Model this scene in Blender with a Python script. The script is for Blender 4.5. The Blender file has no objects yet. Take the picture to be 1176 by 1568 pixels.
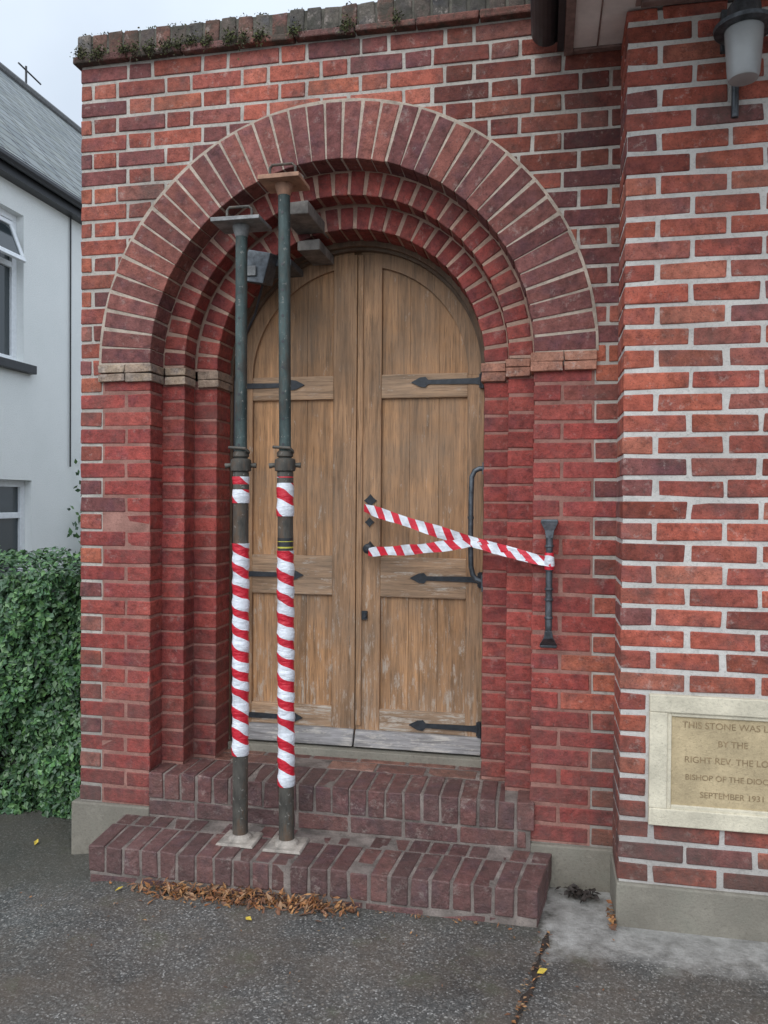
import bpy, math, random
import numpy as np
from mathutils import Vector, Matrix, noise as mnoise
R=random.Random(7)
scene=bpy.context.scene
scene.view_settings.view_transform='Standard'
scene.view_settings.look='None'
scene.view_settings.exposure=0
# ------------------------------------------------------------------ helpers
class MB:
    def __init__(s): s.v=[];s.f=[];s.c=[]
    def quadbox(s,p,col):
        b=len(s.v); s.v+=p
        for f in ((0,1,2,3),(7,6,5,4),(0,4,5,1),(1,5,6,2),(2,6,7,3),(3,7,4,0)):
            s.f.append([b+i for i in f]); s.c.append(col)
    def box(s,x0,x1,y0,y1,z0,z1,col=(.5,.5,.5),j=0.0):
        r=lambda:R.uniform(-j,j) if j else 0
        p=[(x0+r(),y0+r(),z0+r()),(x1+r(),y0+r(),z0+r()),(x1+r(),y0+r(),z1+r()),(x0+r(),y0+r(),z1+r()),
           (x0,y1,z0),(x1,y1,z0),(x1,y1,z1),(x0,y1,z1)]
        s.quadbox(p,col)
    def poly(s,pts,col=(.5,.5,.5)):
        b=len(s.v); s.v+=list(pts); s.f.append(list(range(b,b+len(pts)))); s.c.append(col)
    def wedge(s,xc,zc,ai0,ai1,ao0,ao1,Ri,Ro,y0,y1,col,j=0.0):
        P=lambda a,r,y:(xc+r*math.cos(a)+R.uniform(-j,j),y+R.uniform(-j,j)*.6,zc+r*math.sin(a)+R.uniform(-j,j))
        p=[P(ai1,Ri,y0),P(ai0,Ri,y0),P(ao0,Ro,y0),P(ao1,Ro,y0),P(ai1,Ri,y1),P(ai0,Ri,y1),P(ao0,Ro,y1),P(ao1,Ro,y1)]
        s.quadbox(p,col)
    def ring(s,xc,zc,Ri,Ro,y0,y1,n=64,a0=0,a1=math.pi,col=(.5,.5,.5)):
        for i in range(n):
            t0=a0+(a1-a0)*i/n; t1=a0+(a1-a0)*(i+1)/n
            c0,s0,c1,s1=math.cos(t0),math.sin(t0),math.cos(t1),math.sin(t1)
            A=(xc+Ri*c0,y0,zc+Ri*s0);B=(xc+Ro*c0,y0,zc+Ro*s0);C=(xc+Ro*c1,y0,zc+Ro*s1);D=(xc+Ri*c1,y0,zc+Ri*s1)
            A2,B2,C2,D2=[(q[0],y1,q[2]) for q in(A,B,C,D)]
            s.poly([A,B,C,D],col);s.poly([B,B2,C2,C],col);s.poly([A2,A,D,D2],col);s.poly([D2,C2,B2,A2],col)
            if i==0:s.poly([A,A2,B2,B],col)
            if i==n-1:s.poly([D,C,C2,D2],col)
    def lathe(s,prof,cx=0,cy=0,cz=0,n=24,col=(.5,.5,.5),cap=True):
        b=len(s.v)
        for r,z in prof:
            for k in range(n):
                a=2*math.pi*k/n; s.v.append((cx+r*math.cos(a),cy+r*math.sin(a),cz+z))
        for i in range(len(prof)-1):
            for k in range(n):
                k2=(k+1)%n; s.f.append([b+i*n+k,b+i*n+k2,b+(i+1)*n+k2,b+(i+1)*n+k]);s.c.append(col)
        if cap:
            s.f.append([b+k for k in range(n)][::-1]);s.c.append(col)
            m=b+(len(prof)-1)*n; s.f.append([m+k for k in range(n)]);s.c.append(col)
    def tube(s,pts,r,n=10,col=(.5,.5,.5)):
        b=len(s.v);pts=[Vector(p) for p in pts];m=len(pts)
        rr=r if isinstance(r,(list,tuple)) else [r]*m
        up=None
        for i,p in enumerate(pts):
            t=(pts[min(i+1,m-1)]-pts[max(i-1,0)]).normalized()
            if up is None:
                up=Vector((0,0,1)) if abs(t.z)<.9 else Vector((1,0,0))
            u=(up-t*up.dot(t)).normalized();w=t.cross(u);up=u
            for k in range(n):
                a=2*math.pi*k/n; q=p+(u*math.cos(a)+w*math.sin(a))*rr[i]; s.v.append(tuple(q))
        for i in range(m-1):
            for k in range(n):
                k2=(k+1)%n; s.f.append([b+i*n+k,b+i*n+k2,b+(i+1)*n+k2,b+(i+1)*n+k]);s.c.append(col)
        s.f.append([b+k for k in range(n)][::-1]);s.c.append(col)
        s.f.append([b+(m-1)*n+k for k in range(n)]);s.c.append(col)
    def obj(s,name,mat,parent=None,bevel=0,smooth=False,seg=2,loc=None):
        me=bpy.data.meshes.new(name); me.from_pydata(s.v,[],s.f); me.update()
        at=me.color_attributes.new('bc','FLOAT_COLOR','CORNER')
        tot=[len(f) for f in s.f]
        arr=np.repeat(np.array([(c[0],c[1],c[2],1.0) for c in s.c],dtype=np.float32),tot,axis=0)
        at.data.foreach_set('color',arr.ravel())
        me.materials.append(mat)
        o=bpy.data.objects.new(name,me); scene.collection.objects.link(o)
        if parent: o.parent=parent
        if loc: o.location=loc
        if bevel:
            m=o.modifiers.new('bev','BEVEL'); m.width=bevel;m.segments=seg;m.limit_method='ANGLE'
        if smooth:
            for p in me.polygons:p.use_smooth=True
            try: me.set_sharp_from_angle(angle=math.radians(40))
            except Exception: pass
        return o
def empty(name,loc=(0,0,0)):
    o=bpy.data.objects.new(name,None); o.location=loc; o.empty_display_size=.1; scene.collection.objects.link(o); return o

class NT:
    def __init__(s,name):
        s.m=bpy.data.materials.new(name); s.m.use_nodes=True; s.t=s.m.node_tree; s.t.nodes.clear()
        s.out=s.n('ShaderNodeOutputMaterial'); s.b=s.n('ShaderNodeBsdfPrincipled'); s.l(s.b.outputs[0],s.out.inputs[0])
    def n(s,t,**k):
        x=s.t.nodes.new(t)
        for a,b in k.items(): setattr(x,a,b)
        return x
    def l(s,a,b): s.t.links.new(a,b)
    def inp(s,sock,v):
        if isinstance(v,bpy.types.NodeSocket): s.l(v,sock)
        else:
            if isinstance(v,tuple) and len(v)==3 and sock.type=='RGBA': v=v+(1,)
            sock.default_value=v
    def coord(s,scale=(1,1,1),rot=(0,0,0),out='Object'):
        c=s.n('ShaderNodeTexCoord'); m=s.n('ShaderNodeMapping'); m.inputs['Scale'].default_value=scale; m.inputs['Rotation'].default_value=rot
        s.l(c.outputs[out],m.inputs[0]); return m.outputs[0]
    def noise(s,vec,scale,detail=6,rough=.6,dist=0):
        x=s.n('ShaderNodeTexNoise'); s.l(vec,x.inputs['Vector']); x.inputs['Scale'].default_value=scale;x.inputs['Detail'].default_value=min(detail,5);x.inputs['Roughness'].default_value=rough;x.inputs['Distortion'].default_value=dist
        return x.outputs['Fac']
    def voro(s,vec,scale,out='Color',feature='F1'):
        x=s.n('ShaderNodeTexVoronoi',feature=feature); s.l(vec,x.inputs['Vector']); x.inputs['Scale'].default_value=scale; return x.outputs[out]
    def ramp(s,f,stops):
        x=s.n('ShaderNodeValToRGB'); s.l(f,x.inputs[0]); e=x.color_ramp.elements
        while len(e)<len(stops): e.new(.5)
        for i,(p,c) in enumerate(stops):
            e[i].position=p; e[i].color=(c if isinstance(c,tuple) else (c,c,c))+(1,)
        return x.outputs[0]
    def mix(s,f,a,b,mode='MIX'):
        x=s.n('ShaderNodeMix',data_type='RGBA',blend_type=mode)
        s.inp(x.inputs[0],f);s.inp(x.inputs[6],a);s.inp(x.inputs[7],b); return x.outputs[2]
    def math(s,op,a,b=0.0,c=0.0):
        x=s.n('ShaderNodeMath',operation=op)
        s.inp(x.inputs[0],a);s.inp(x.inputs[1],b)
        return x.outputs[0]
    def mr(s,f,a,b,c=0.0,d=1.0):
        x=s.n('ShaderNodeMapRange'); s.inp(x.inputs[0],f)
        for i,v in zip((1,2,3,4),(a,b,c,d)): x.inputs[i].default_value=v
        return x.outputs[0]
    def sep(s,vec):
        x=s.n('ShaderNodeSeparateXYZ'); s.l(vec,x.inputs[0]); return x.outputs
    def attr(s):
        x=s.n('ShaderNodeAttribute',attribute_name='bc'); return x.outputs['Color']
    def bump(s,h,strength=.5,dist=.003,prev=None):
        x=s.n('ShaderNodeBump'); s.l(h,x.inputs['Height']); x.inputs['Strength'].default_value=strength;x.inputs['Distance'].default_value=dist
        if prev: s.l(prev,x.inputs['Normal'])
        return x.outputs[0]
    def fin(s,col=None,rough=None,nrm=None,metal=None,spec=None):
        if col is not None: s.inp(s.b.inputs['Base Color'],col)
        if rough is not None: s.inp(s.b.inputs['Roughness'],rough)
        if nrm is not None: s.l(nrm,s.b.inputs['Normal'])
        if metal is not None: s.inp(s.b.inputs['Metallic'],metal)
        if spec is not None: s.inp(s.b.inputs['Specular IOR Level'],spec)
        return s.m

def grime(t,v,c,amt):
    z=t.sep(v)[2]
    low=t.mr(z,.95,.15,0.0,.22)
    g=t.ramp(t.math('ADD',t.noise(v,4.5,5,.7),low),[(.50,0.0),(.72,amt)])
    return t.mix(g,c,(.085,.065,.055))
def m_brick(name,stain=.35,white=.25,rough=.85,moss=0,spots=.5,gr=.65):
    t=NT(name); v=t.coord(); c=t.attr()
    n1=t.noise(v,26,5,.75); c=t.mix(1.0,c,t.ramp(n1,[(.30,.5),(.5,1.0),(.72,1.45)]),'MULTIPLY')
    n0=t.noise(v,11,2,.6); c=t.mix(t.ramp(n0,[(.5,0.0),(.68,.6)]),c,t.mix(1.0,c,(.62,.75,1.0),'MULTIPLY'))
    n2=t.noise(v,1.7,4,.6); c=t.mix(stain,c,t.ramp(n2,[(.35,.40),(.62,1.15)]),'MULTIPLY')
    n3=t.noise(v,17,5,.8); c=t.mix(t.ramp(n3,[(.565,0.0),(.68,white)]),c,(.48,.40,.35))
    n4=t.noise(v,150,2,.7); c=t.mix(t.ramp(n4,[(.58,0.0),(.66,spots)]),c,(.045,.025,.028))
    if gr: c=grime(t,v,c,gr)
    if moss:
        n5=t.noise(v,8,5,.7); c=t.mix(t.ramp(n5,[(.46,0.0),(.58,moss)]),c,(.055,.052,.04))
    h=t.math('ADD',t.noise(v,60,5,.7),t.math('MULTIPLY',n1,.6))
    return t.fin(c,rough,t.bump(h,.9,.006),spec=.3)
def m_mortar(name,col,var=.25,dark=.5,gr=0):
    t=NT(name); v=t.coord()
    n1=t.noise(v,9,5,.65); c=t.mix(t.ramp(n1,[(.35,0.0),(.7,1.0)]),tuple(x*(1-var) for x in col),tuple(min(1,x*(1+var)) for x in col))
    n2=t.noise(v,90,4,.7); c=t.mix(t.ramp(n2,[(.52,0.0),(.72,dark)]),c,tuple(x*.4 for x in col))
    if gr: c=grime(t,v,c,gr)
    return t.fin(c,.95,t.bump(t.noise(v,130,5,.7),.8,.004),spec=.2)
def m_plain(name,col,rough=.5,metal=0,nz=.3,sc=25,bs=.2,col2=None,spec=.5):
    t=NT(name); v=t.coord(); n=t.noise(v,sc,5,.65)
    c=t.mix(t.ramp(n,[(.35,0.0),(.7,1.0)]),tuple(x*(1-nz) for x in col),col2 or tuple(min(1,x*(1+nz)) for x in col))
    return t.fin(c,rough,t.bump(t.noise(v,sc*4,4,.6),bs,.002),metal,spec=spec)

M_wall=m_brick('brick_wall_mat',.55,.35); M_pier=m_brick('brick_pier_mat',.4,.42); M_jamb=m_brick('brick_jamb_mat',.45,.22,.72,gr=.5)
M_arch=m_brick('brick_arch_mat',.4,.3,gr=0); M_step=m_brick('brick_step_mat',.5,.42,.5,gr=.35); M_cop=m_brick('brick_coping_mat',.5,.5,.9,moss=.85,gr=0)
M_mw=m_mortar('mortar_wall_mat',(.46,.42,.37),.3,.6,.5); M_mp=m_mortar('mortar_pier_mat',(.57,.54,.50),.22,.5,.4); M_mj=m_mortar('mortar_jamb_mat',(.30,.155,.125),.3)
M_ms=m_mortar('mortar_step_mat',(.20,.165,.145),.45); M_ma=m_mortar('mortar_arch_mat',(.44,.36,.29),.3,.6); M_mc=m_mortar('mortar_coping_mat',(.12,.11,.09),.5)
M_plinth=m_mortar('render_plinth_mat',(.33,.31,.25),.3,.5,.5)
M_stone=m_mortar('plaque_stone_mat',(.47,.37,.225),.2,.45)
M_stonef=m_mortar('plaque_frame_mat',(.62,.56,.43),.18,.4)

PAL_wall=[(.33,.090,.060),(.36,.098,.064),(.28,.08,.058),(.38,.118,.078),(.26,.08,.062),(.21,.07,.062),(.33,.125,.095),(.38,.112,.066),(.31,.085,.063),(.19,.067,.062)]
PAL_pier=[(.36,.090,.058),(.39,.105,.064),(.33,.085,.06),(.39,.13,.085),(.37,.098,.063),(.24,.085,.075),(.31,.10,.075),(.34,.088,.062),(.37,.10,.066)]
PAL_jamb=[(.31,.058,.046),(.335,.064,.05),(.27,.053,.044),(.34,.074,.056),(.29,.060,.05)]
PAL_arch=[(.205,.076,.063),(.24,.086,.07),(.18,.069,.061),(.26,.092,.07),(.215,.083,.073),(.17,.061,.055)]
PAL_step=[(.13,.058,.054),(.155,.066,.060),(.11,.052,.05),(.18,.077,.067),(.145,.068,.064)]
def pick(p,d=1.0,v=.11):
    c=R.choice(p); k=d*(1+R.uniform(-v,v)); return tuple(x*k for x in c)

# ------------------------------------------------------------------ key dimensions (metres)
XC,ZC=1.141,2.055; R1,R0=.808,1.043; R2,R3=.705,.600
XL,XR=XC-R1,XC+R1
YO2,YO3=.11,.22
ZP,CH,NCO=.165,.0745,43
ZTOP=ZP+CH*NCO
PXL=2.261; PY=-.241

church=empty('brick_church_entrance')
wall=MB(); jamb=MB()
def flemish(x0,x1,off):
    out=[];x=x0-off; k=0
    while x<x1:
        L=.215 if k%2==0 else .1025
        out.append((x,x+L)); x+=L+.0125; k+=1
    return [(max(a,x0),min(b,x1)) for a,b in out if b>x0+.02 and a<x1-.02]
for k in range(NCO):
    z0=ZP+k*CH+.0062; z1=z0+CH-.0124; zm=(z0+z1)/2
    if zm<ZC-.01:
        even=k%2==0
        if zm<2.0:
            if even: segL=[(0,.100,0),(.113,XL,1)]; segR=[(XR,2.170,1),(2.184,2.29,0)]
            else: segL=[(0,.213,.6),(.224,XL,1)]; segR=[(XR,2.052,1),(2.063,2.29,.6)]
            for a,b,t in segL+segR:
                m=jamb if (t>0 and R.random()<t+.2) else wall
                col=pick(PAL_jamb) if m is jamb else pick(PAL_wall)
                yb=.118 if t==1 else .1
                m.box(a,b,R.uniform(-.002,.001),yb,z0,z1,col,.002)
        else:
            for a,b in ((0,.09),(2.19,2.29)): wall.box(a,b,R.uniform(-.001,.001),.1,z0,z1,pick(PAL_wall),.0012)
        continue
    dz=zm-ZC; w=math.sqrt(max(0,.985**2-dz*dz)) if dz<.985 else 0
    off=0 if k%2==0 else .165
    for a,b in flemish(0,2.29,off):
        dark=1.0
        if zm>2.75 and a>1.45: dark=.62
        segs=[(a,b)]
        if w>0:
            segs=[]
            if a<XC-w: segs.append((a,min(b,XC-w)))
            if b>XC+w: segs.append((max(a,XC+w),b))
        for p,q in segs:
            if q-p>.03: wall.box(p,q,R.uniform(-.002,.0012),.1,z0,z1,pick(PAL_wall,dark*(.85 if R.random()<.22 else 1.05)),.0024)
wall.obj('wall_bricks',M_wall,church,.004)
mw=MB(); y=.0035
mw.poly([(0.003,y,ZP-.02),(XL-.008,y,ZP-.02),(XL-.008,y,ZC),(0.003,y,ZC)])
mw.poly([(XR+.008,y,ZP-.02),(PXL+.05,y,ZP-.02),(PXL+.05,y,ZC),(XR+.008,y,ZC)])
x0,x1,zt=0.003,PXL+.05,ZTOP+.02
def rp(a):
    c,s=math.cos(a),math.sin(a); t=1e9
    if c>1e-6:t=min(t,(x1-XC)/c)
    if c<-1e-6:t=min(t,(x0-XC)/c)
    if s>1e-6:t=min(t,(zt-ZC)/s)
    return (XC+c*t,y,ZC+s*t)
angs=sorted([math.pi*i/60 for i in range(61)]+[math.atan2(zt-ZC,x1-XC),math.atan2(zt-ZC,x0-XC)])
for a,b in zip(angs,angs[1:]):
    Ri=R1+.03
    mw.poly([(XC+Ri*math.cos(a),y,ZC+Ri*math.sin(a)),rp(a),rp(b),(XC+Ri*math.cos(b),y,ZC+Ri*math.sin(b))])
mw.obj('wall_mortar',M_mw,church)
body=MB()
body.box(.004,.30,.0045,.6,-.3,ZTOP+.01); body.box(1.98,2.4,.0045,.6,-.3,ZTOP+.01)
body.box(.004,2.4,.48,.6,-.3,ZTOP+.01)
body.box(.004,7.0,.6,6.0,-.3,3.2)
body.obj('building_body',M_mw,church)
top=MB(); top.ring(XC,ZC,.83,1.13,.0046,.6,40); top.box(.004,2.4,.0047,.6,ZC+1.08,ZTOP+.01); top.obj('wall_core',M_mw,church)
mj=MB()
mj.box(.106,XL-.004,.0015,.12,ZP,2.01); mj.box(XR+.004,2.178,.0015,.12,ZP,2.01)
zb=.325
nJ=23; ch=(2.0-zb)/nJ
for k in range(nJ):
    z0=zb+k*ch+.004; z1=z0+ch-.009
    for sgn in(-1,1):
        def bx(r0,r1,y0,y1):
            a,b=XC+sgn*r0,XC+sgn*r1
            if a>b:a,b=b,a
            jamb.box(a,b,y0,y1,z0,z1,pick(PAL_jamb,.95),.002)
        bx(R2,R1+.06,YO2+R.uniform(-.001,.001),.215)
        bx(R3,R2+.06,YO3+R.uniform(-.001,.001),.40)
for sgn in(-1,1):
    for r0,r1,y0,y1 in((R2+.003,R1+.07,YO2+.003,.3),(R3+.003,R2+.07,YO3+.003,.42)):
        a,b=sorted((XC+sgn*r0,XC+sgn*r1)); mj.box(a,b,y0,y1,.2,2.03)
jamb.obj('jamb_bricks',M_jamb,church,.005,seg=3)
mj.obj('jamb_mortar',M_mj,church)
arch=MB(); arch2=MB()
def vous(mb,N,Ri,Ro,bi,bo,y0,y1,pal,d=1):
    for i in range(N):
        a=math.pi*(i+.5)/N+R.uniform(-.0025,.0025); hi=bi/2/Ri; ho=bo/2/Ro
        mb.wedge(XC,ZC+.02,a-hi,a+hi,a-ho,a+ho,Ri,Ro+R.uniform(-.006,.002),y0+R.uniform(-.0015,.001),y1,pick(pal,d),.0022)
vous(arch,41,R1,R0,.0565,.0675,-.007,.118,PAL_arch)
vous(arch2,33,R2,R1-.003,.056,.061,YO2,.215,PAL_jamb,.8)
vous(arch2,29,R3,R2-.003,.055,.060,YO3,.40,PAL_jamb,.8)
arch.obj('arch_voussoirs',M_arch,church,.0035)
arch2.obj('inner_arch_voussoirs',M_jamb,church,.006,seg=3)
am=MB(); am.ring(XC,ZC+.02,R1+.004,R0+.008,-.0042,.12)
am.obj('arch_mortar',M_ma,church)
am=MB(); am.ring(XC,ZC+.02,R2+.004,R1+.05,YO2+.003,.3); am.ring(XC,ZC+.02,R3+.004,R2+.05,YO3+.003,.42)
am.obj('inner_arch_mortar',m_mortar('mortar_inner_mat',(.38,.25,.19),.3),church)
im=MB()
for sgn in(-1,1):
    for zz in(2.0,2.038):
        for r0,r1,y0,y1 in((R1-.012,R0+.004,-.020,.1),(R2-.012,R1-.014,YO2-.016,.2),(R3-.012,R2-.014,YO3-.016,.38)):
            L=r1-r0; n=2 if L>.2 else 1
            for i in range(n):
                a=XC+sgn*(r0+L*i/n+.001); b=XC+sgn*(r0+L*(i+1)/n-.002)
                if a>b:a,b=b,a
                im.box(a,b,y0,y1,zz,zz+.034,pick([(.34,.24,.17),(.29,.21,.155),(.38,.28,.20)] if sgn<0 else [(.38,.18,.12),(.36,.17,.115)]),.003)
im.obj('impost_tiles',m_brick('impost_mat',.3,.6,gr=0),church,.003)
cp=MB()
x=-.02
while x<2.45:
    L=.25; cp.box(x,x+L-.004,-.035,.4,ZTOP+.004,ZTOP+.032,pick([(.20,.085,.065),(.15,.07,.06)]),.003); x+=L
x=-.012
while x<2.45:
    cp.box(x,x+.064,-.012+R.uniform(-.003,.003),.21,ZTOP+.038,ZTOP+.133+R.uniform(-.004,.003),pick([(.11,.085,.07),(.15,.08,.06),(.085,.075,.065),(.17,.08,.06),(.13,.11,.09)]),.003); x+=.074
cp.obj('parapet_coping',M_cop,church,.006)
cm=MB(); cm.box(-.014,2.45,-.006,.207,ZTOP+.03,ZTOP+.127,j=.001); cm.obj('coping_mortar',M_mc,church)
pm=MB(); pm.box(-.03,XL+.004,-.018,.3,-.3,ZP-.002,j=.003); pm.box(1.955,PXL+.03,-.016,.3,-.3,ZP-.002,j=.003)
pm.obj('rendered_plinth',M_plinth,church,.006)

# ------------------------------------------------------------------ pier
pb=MB(); pz=.153; pc=.0752
PLX0,PLX1,PLZ0,PLZ1=2.361,2.912,.368,.825
for k in range(41):
    z0=pz+k*pc+.0070; z1=z0+pc-.0150
    if k==40: z1=z0+.045
    zm=(z0+z1)/2; x=PXL; segs=[]
    if not k%2: segs.append((x,x+.1025)); x+=.1025+.016
    kk=0
    while x<5.2:
        L=.215+R.uniform(-.004,.004)
        segs.append((x,x+L)); x+=.215+.016+R.uniform(-.002,.002); kk+=1
    for a,b in segs:
        ps=[(a,b)]
        if PLZ0-.02<zm<PLZ1+.02:
            ps=[]
            if a<PLX0-.01: ps.append((a,min(b,PLX0-.01)))
            if b>PLX1+.01: ps.append((max(a,PLX1+.01),b))
        for p,q in ps:
            if q-p>.025: pb.box(p,q,PY+R.uniform(-.002,.0012),PY+(.215 if (p==PXL and not k%2) else .1),z0,z1,pick(PAL_pier,1.0 if R.random()>.15 else .68),.0028)
    if k%2: pb.box(PXL+.0002,PXL+.1,PY+.115,-.002,z0,z1,pick(PAL_pier),.0)
pb.obj('pier_bricks',M_pier,church,.005)
pm=MB(); pm.box(PXL+.004,5.2,PY+.003,.55,pz-.01,3.2); pm.obj('pier_mortar',M_mp,church)
pm=MB(); pm.box(PXL-.008,5.2,PY-.016,.5,-.3,pz-.001,j=.002); pm.obj('pier_plinth',M_plinth,church,.006)
plaque=empty('foundation_stone_plaque')
q=MB(); fw=.06; y0=PY-.016
q.box(PLX0,PLX1,y0,PY+.05,PLZ1-fw,PLZ1,j=.001); q.box(PLX0,PLX1,y0,PY+.05,PLZ0,PLZ0+fw,j=.001)
q.box(PLX0,PLX0+fw,y0+.0008,PY+.05,PLZ0+fw,PLZ1-fw); q.box(PLX1-fw,PLX1,y0+.0008,PY+.05,PLZ0+fw,PLZ1-fw)
q.obj('stone_frame',M_stonef,plaque,.004)
q=MB()
for a,b,c_,d in((PLX0+fw-.002,PLX0+fw+.014,PLZ0+fw,PLZ1-fw),(PLX1-fw-.014,PLX1-fw+.002,PLZ0+fw,PLZ1-fw),(PLX0+fw+.0141,PLX1-fw-.0141,PLZ0+fw-.002,PLZ0+fw+.014),(PLX0+fw+.0141,PLX1-fw-.0141,PLZ1-fw-.014,PLZ1-fw+.002)):
    q.box(a,b,PY-.009,PY+.02,c_,d)
q.obj('frame_moulding',M_stonef,plaque,.003)
q=MB(); q.box(PLX0+fw-.003,PLX1-fw+.003,PY-.002,PY+.05,PLZ0+fw-.003,PLZ1-fw+.003); q.obj('inscribed_panel',M_stone,plaque)
M_txt=m_plain('inscription_mat',(.26,.185,.10),.9,nz=.35,sc=45)
for i,(s,sz) in enumerate([('THIS STONE WAS LAID',.032),('BY THE',.030),('RIGHT REV. THE LORD',.031),('BISHOP OF THE DIOCESE',.0275),('SEPTEMBER 1931',.029)]):
    cu=bpy.data.curves.new('inscription_line','FONT'); cu.body=s; cu.size=sz; cu.align_x='CENTER'; cu.extrude=.0004; cu.offset=0.0; cu.space_character=1.0
    o=bpy.data.objects.new('inscription_line',cu); o.location=((PLX0+PLX1)/2,PY-.0030,PLZ1-fw-.052-i*.060); o.rotation_euler=(math.pi/2,0,0)
    cu.materials.append(M_txt); scene.collection.objects.link(o); o.parent=plaque

# ------------------------------------------------------------------ eaves
M_white=m_plain('eaves_paint_mat',(.80,.75,.71),.6,nz=.12,sc=8); M_brn=m_plain('eaves_timber_mat',(.24,.16,.14),.7); M_blk=m_plain('gutter_mat',(.02,.021,.024),.4)
ev=MB(); zs=3.222
ev.box(2.085,5.2,-1.2,-.0005,zs-.004,zs+.05)
ev.obj('soffit_board',M_white,church)
ev=MB()
ev.box(2.050,2.0845,-1.2,-.001,zs-.016,zs+.05); ev.box(2.285,2.303,-1.2,PY-.02,zs-.014,zs-.0045)
ev.box(2.17,2.176,-1.2,-.031,zs-.008,zs-.0042)
ev.box(2.085,2.30,-.03,-.0012,zs-.014,zs-.0045); ev.box(2.304,5.2,PY-.045,PY-.012,zs-.016,zs-.0045)
ev.obj('soffit_trim',M_brn,church,.003)
gt=MB()
prof=[(.058*math.cos(t),.058*math.sin(t)) for t in [math.pi+math.pi*i/12 for i in range(13)]]
gx,gz_=1.985,3.285
for i in range(12):
    (a,b),(c,d)=prof[i],prof[i+1]
    gt.poly([(gx+a,-1.2,gz_+b),(gx+c,-1.2,gz_+d),(gx+c,-.04,gz_+d),(gx+a,-.04,gz_+b)])
gt.poly([(gx+a,-.04,gz_+b) for a,b in prof]); gt.box(2.025,2.049,-1.2,-.038,3.205,3.42); gt.box(1.93,2.05,-1.2,-.05,3.29,3.31)
gt.obj('gutter',M_blk,church)
rf=MB(); rf.poly([(1.95,-1.25,3.40),(5.3,-1.25,3.40),(5.3,1.0,4.3),(1.95,1.0,4.3)])
rf.obj('tiled_roof',m_plain('church_roof_mat',(.07,.045,.04),.8),church)

# ------------------------------------------------------------------ steps
steps=empty('brick_steps')
sb=MB(); sm=MB()
x=XL+.004
while x<1.93:
    sb.box(x,x+.064,-.016+R.uniform(-.003,.003),.2,.210,.319+R.uniform(-.003,.002),pick(PAL_step),.003); x+=.0745
x=XL+.002
while x<1.93:
    b=min(x+.213,1.935); sb.box(x,b,-.014+R.uniform(-.002,.002),.1,.138,.202,pick(PAL_step),.002); x+=.224
for r,(ya,yb) in enumerate(((.21,.31),(.32,.43))):
    x=.40-r*.1
    while x<1.80:
        sb.box(x,x+.21,ya,yb,.25,.318+R.uniform(-.003,.001),pick([(.25,.11,.08),(.19,.08,.065),(.29,.14,.10)]),.002); x+=.222
sm.box(XL+.006,1.9535,-.011,.44,.10,.3155)
sb.obj('upper_step_bricks',M_step,steps,.004)
sm.obj('upper_step_mortar',M_ms,steps)
sb=MB(); sm=MB(); x=.250
while x<1.94:
    sb.box(x,x+.065,-.332+R.uniform(-.003,.003),-.122,.030,.132+R.uniform(-.003,.002),pick(PAL_step,1.0),.003)
    sb.box(x+.01,x+.075,-.113,-.012,.030,.131+R.uniform(-.004,.001),pick(PAL_step,.95),.002); x+=.0755
x=.252
while x<1.97:
    b=min(x+.213,1.982); sb.box(x,b,-.328,-.1,-.06,.022,pick(PAL_step,1.25),.002); x+=.223
sb.box(1.945,1.984,-.333,-.122,.03,.131,pick(PAL_step),.002)
sm.box(.255,1.98,-.328,-.012,-.1,.1285)
for mb in(sb,sm):
    mb.v=[(x+((x-.25)/1.737*.05-.03*(1-(x-.25)/1.737))*((y+.332)/.32),y,z) for x,y,z in mb.v]
sb.obj('lower_step_bricks',M_step,steps,.0045)
sm.obj('lower_step_mortar',M_ms,steps)

# ------------------------------------------------------------------ door
def m_wood(name,horiz=False,weather=.5,base=(.26,.135,.055),gr_=.45):
    t=NT(name); sc=(1.6,30,30) if horiz else (30,30,1.6)
    v=t.coord(sc); v0=t.coord(); at=t.attr()
    g=t.noise(v,1.6,5,.65,.6); c=t.ramp(g,[(.3,tuple(x*.52 for x in base)),(.5,base),(.72,tuple(min(1,x*1.45) for x in base))])
    c=t.mix(1.0,c,at,'MULTIPLY')
    f=t.noise(v,6,5,.7); c=t.mix(t.ramp(f,[(.51,0.0),(.66,.7)]),c,tuple(x*.28 for x in base))
    bl=t.ramp(t.noise(t.coord((3,3,1.1) if not horiz else (1.1,3,3)),1.6,4,.6),[(.35,.72),(.6,1.18)]); c=t.mix(1.0,c,bl,'MULTIPLY')
    zz=t.sep(v0)[2]
    low=t.mr(zz,1.7,.35,0.0,1.0)
    pn=t.noise(t.coord((12,12,4) if not horiz else (4,12,12)),2.2,5,.8)
    mk=t.math('ADD',pn,t.math('MULTIPLY',low,.09+.05*weather))
    mk=t.ramp(mk,[(.615-.035*weather,0.0),(.70,1.0)])
    fl=t.ramp(t.noise(v,3.5,5,.7),[(.46,0.0),(.55,1.0)])
    c=t.mix(t.math('MULTIPLY',t.math('MULTIPLY',mk,fl),.3+.5*weather),c,(.55,.50,.43))
    gr=t.ramp(t.noise(v0,2.4,5,.7),[(.40,.08),(.68,gr_)])
    c=t.mix(gr,c,(.25,.195,.145))
    return t.fin(c,.65,t.bump(t.math('ADD',g,f),.6,.003),spec=.3)
M_wv=m_wood('oak_stile_mat',False,.4,(.35,.195,.10)); M_wp=m_wood('oak_panel_mat',False,.6,(.37,.195,.09)); M_wh=m_wood('oak_rail_mat',True,1.0,(.37,.23,.135))
M_wb=m_wood('weatherboard_mat',True,.6,(.27,.26,.26),.2)
M_iron=m_plain('black_iron_mat',(.028,.032,.038),.5,.3,.4,40,.4)
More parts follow.
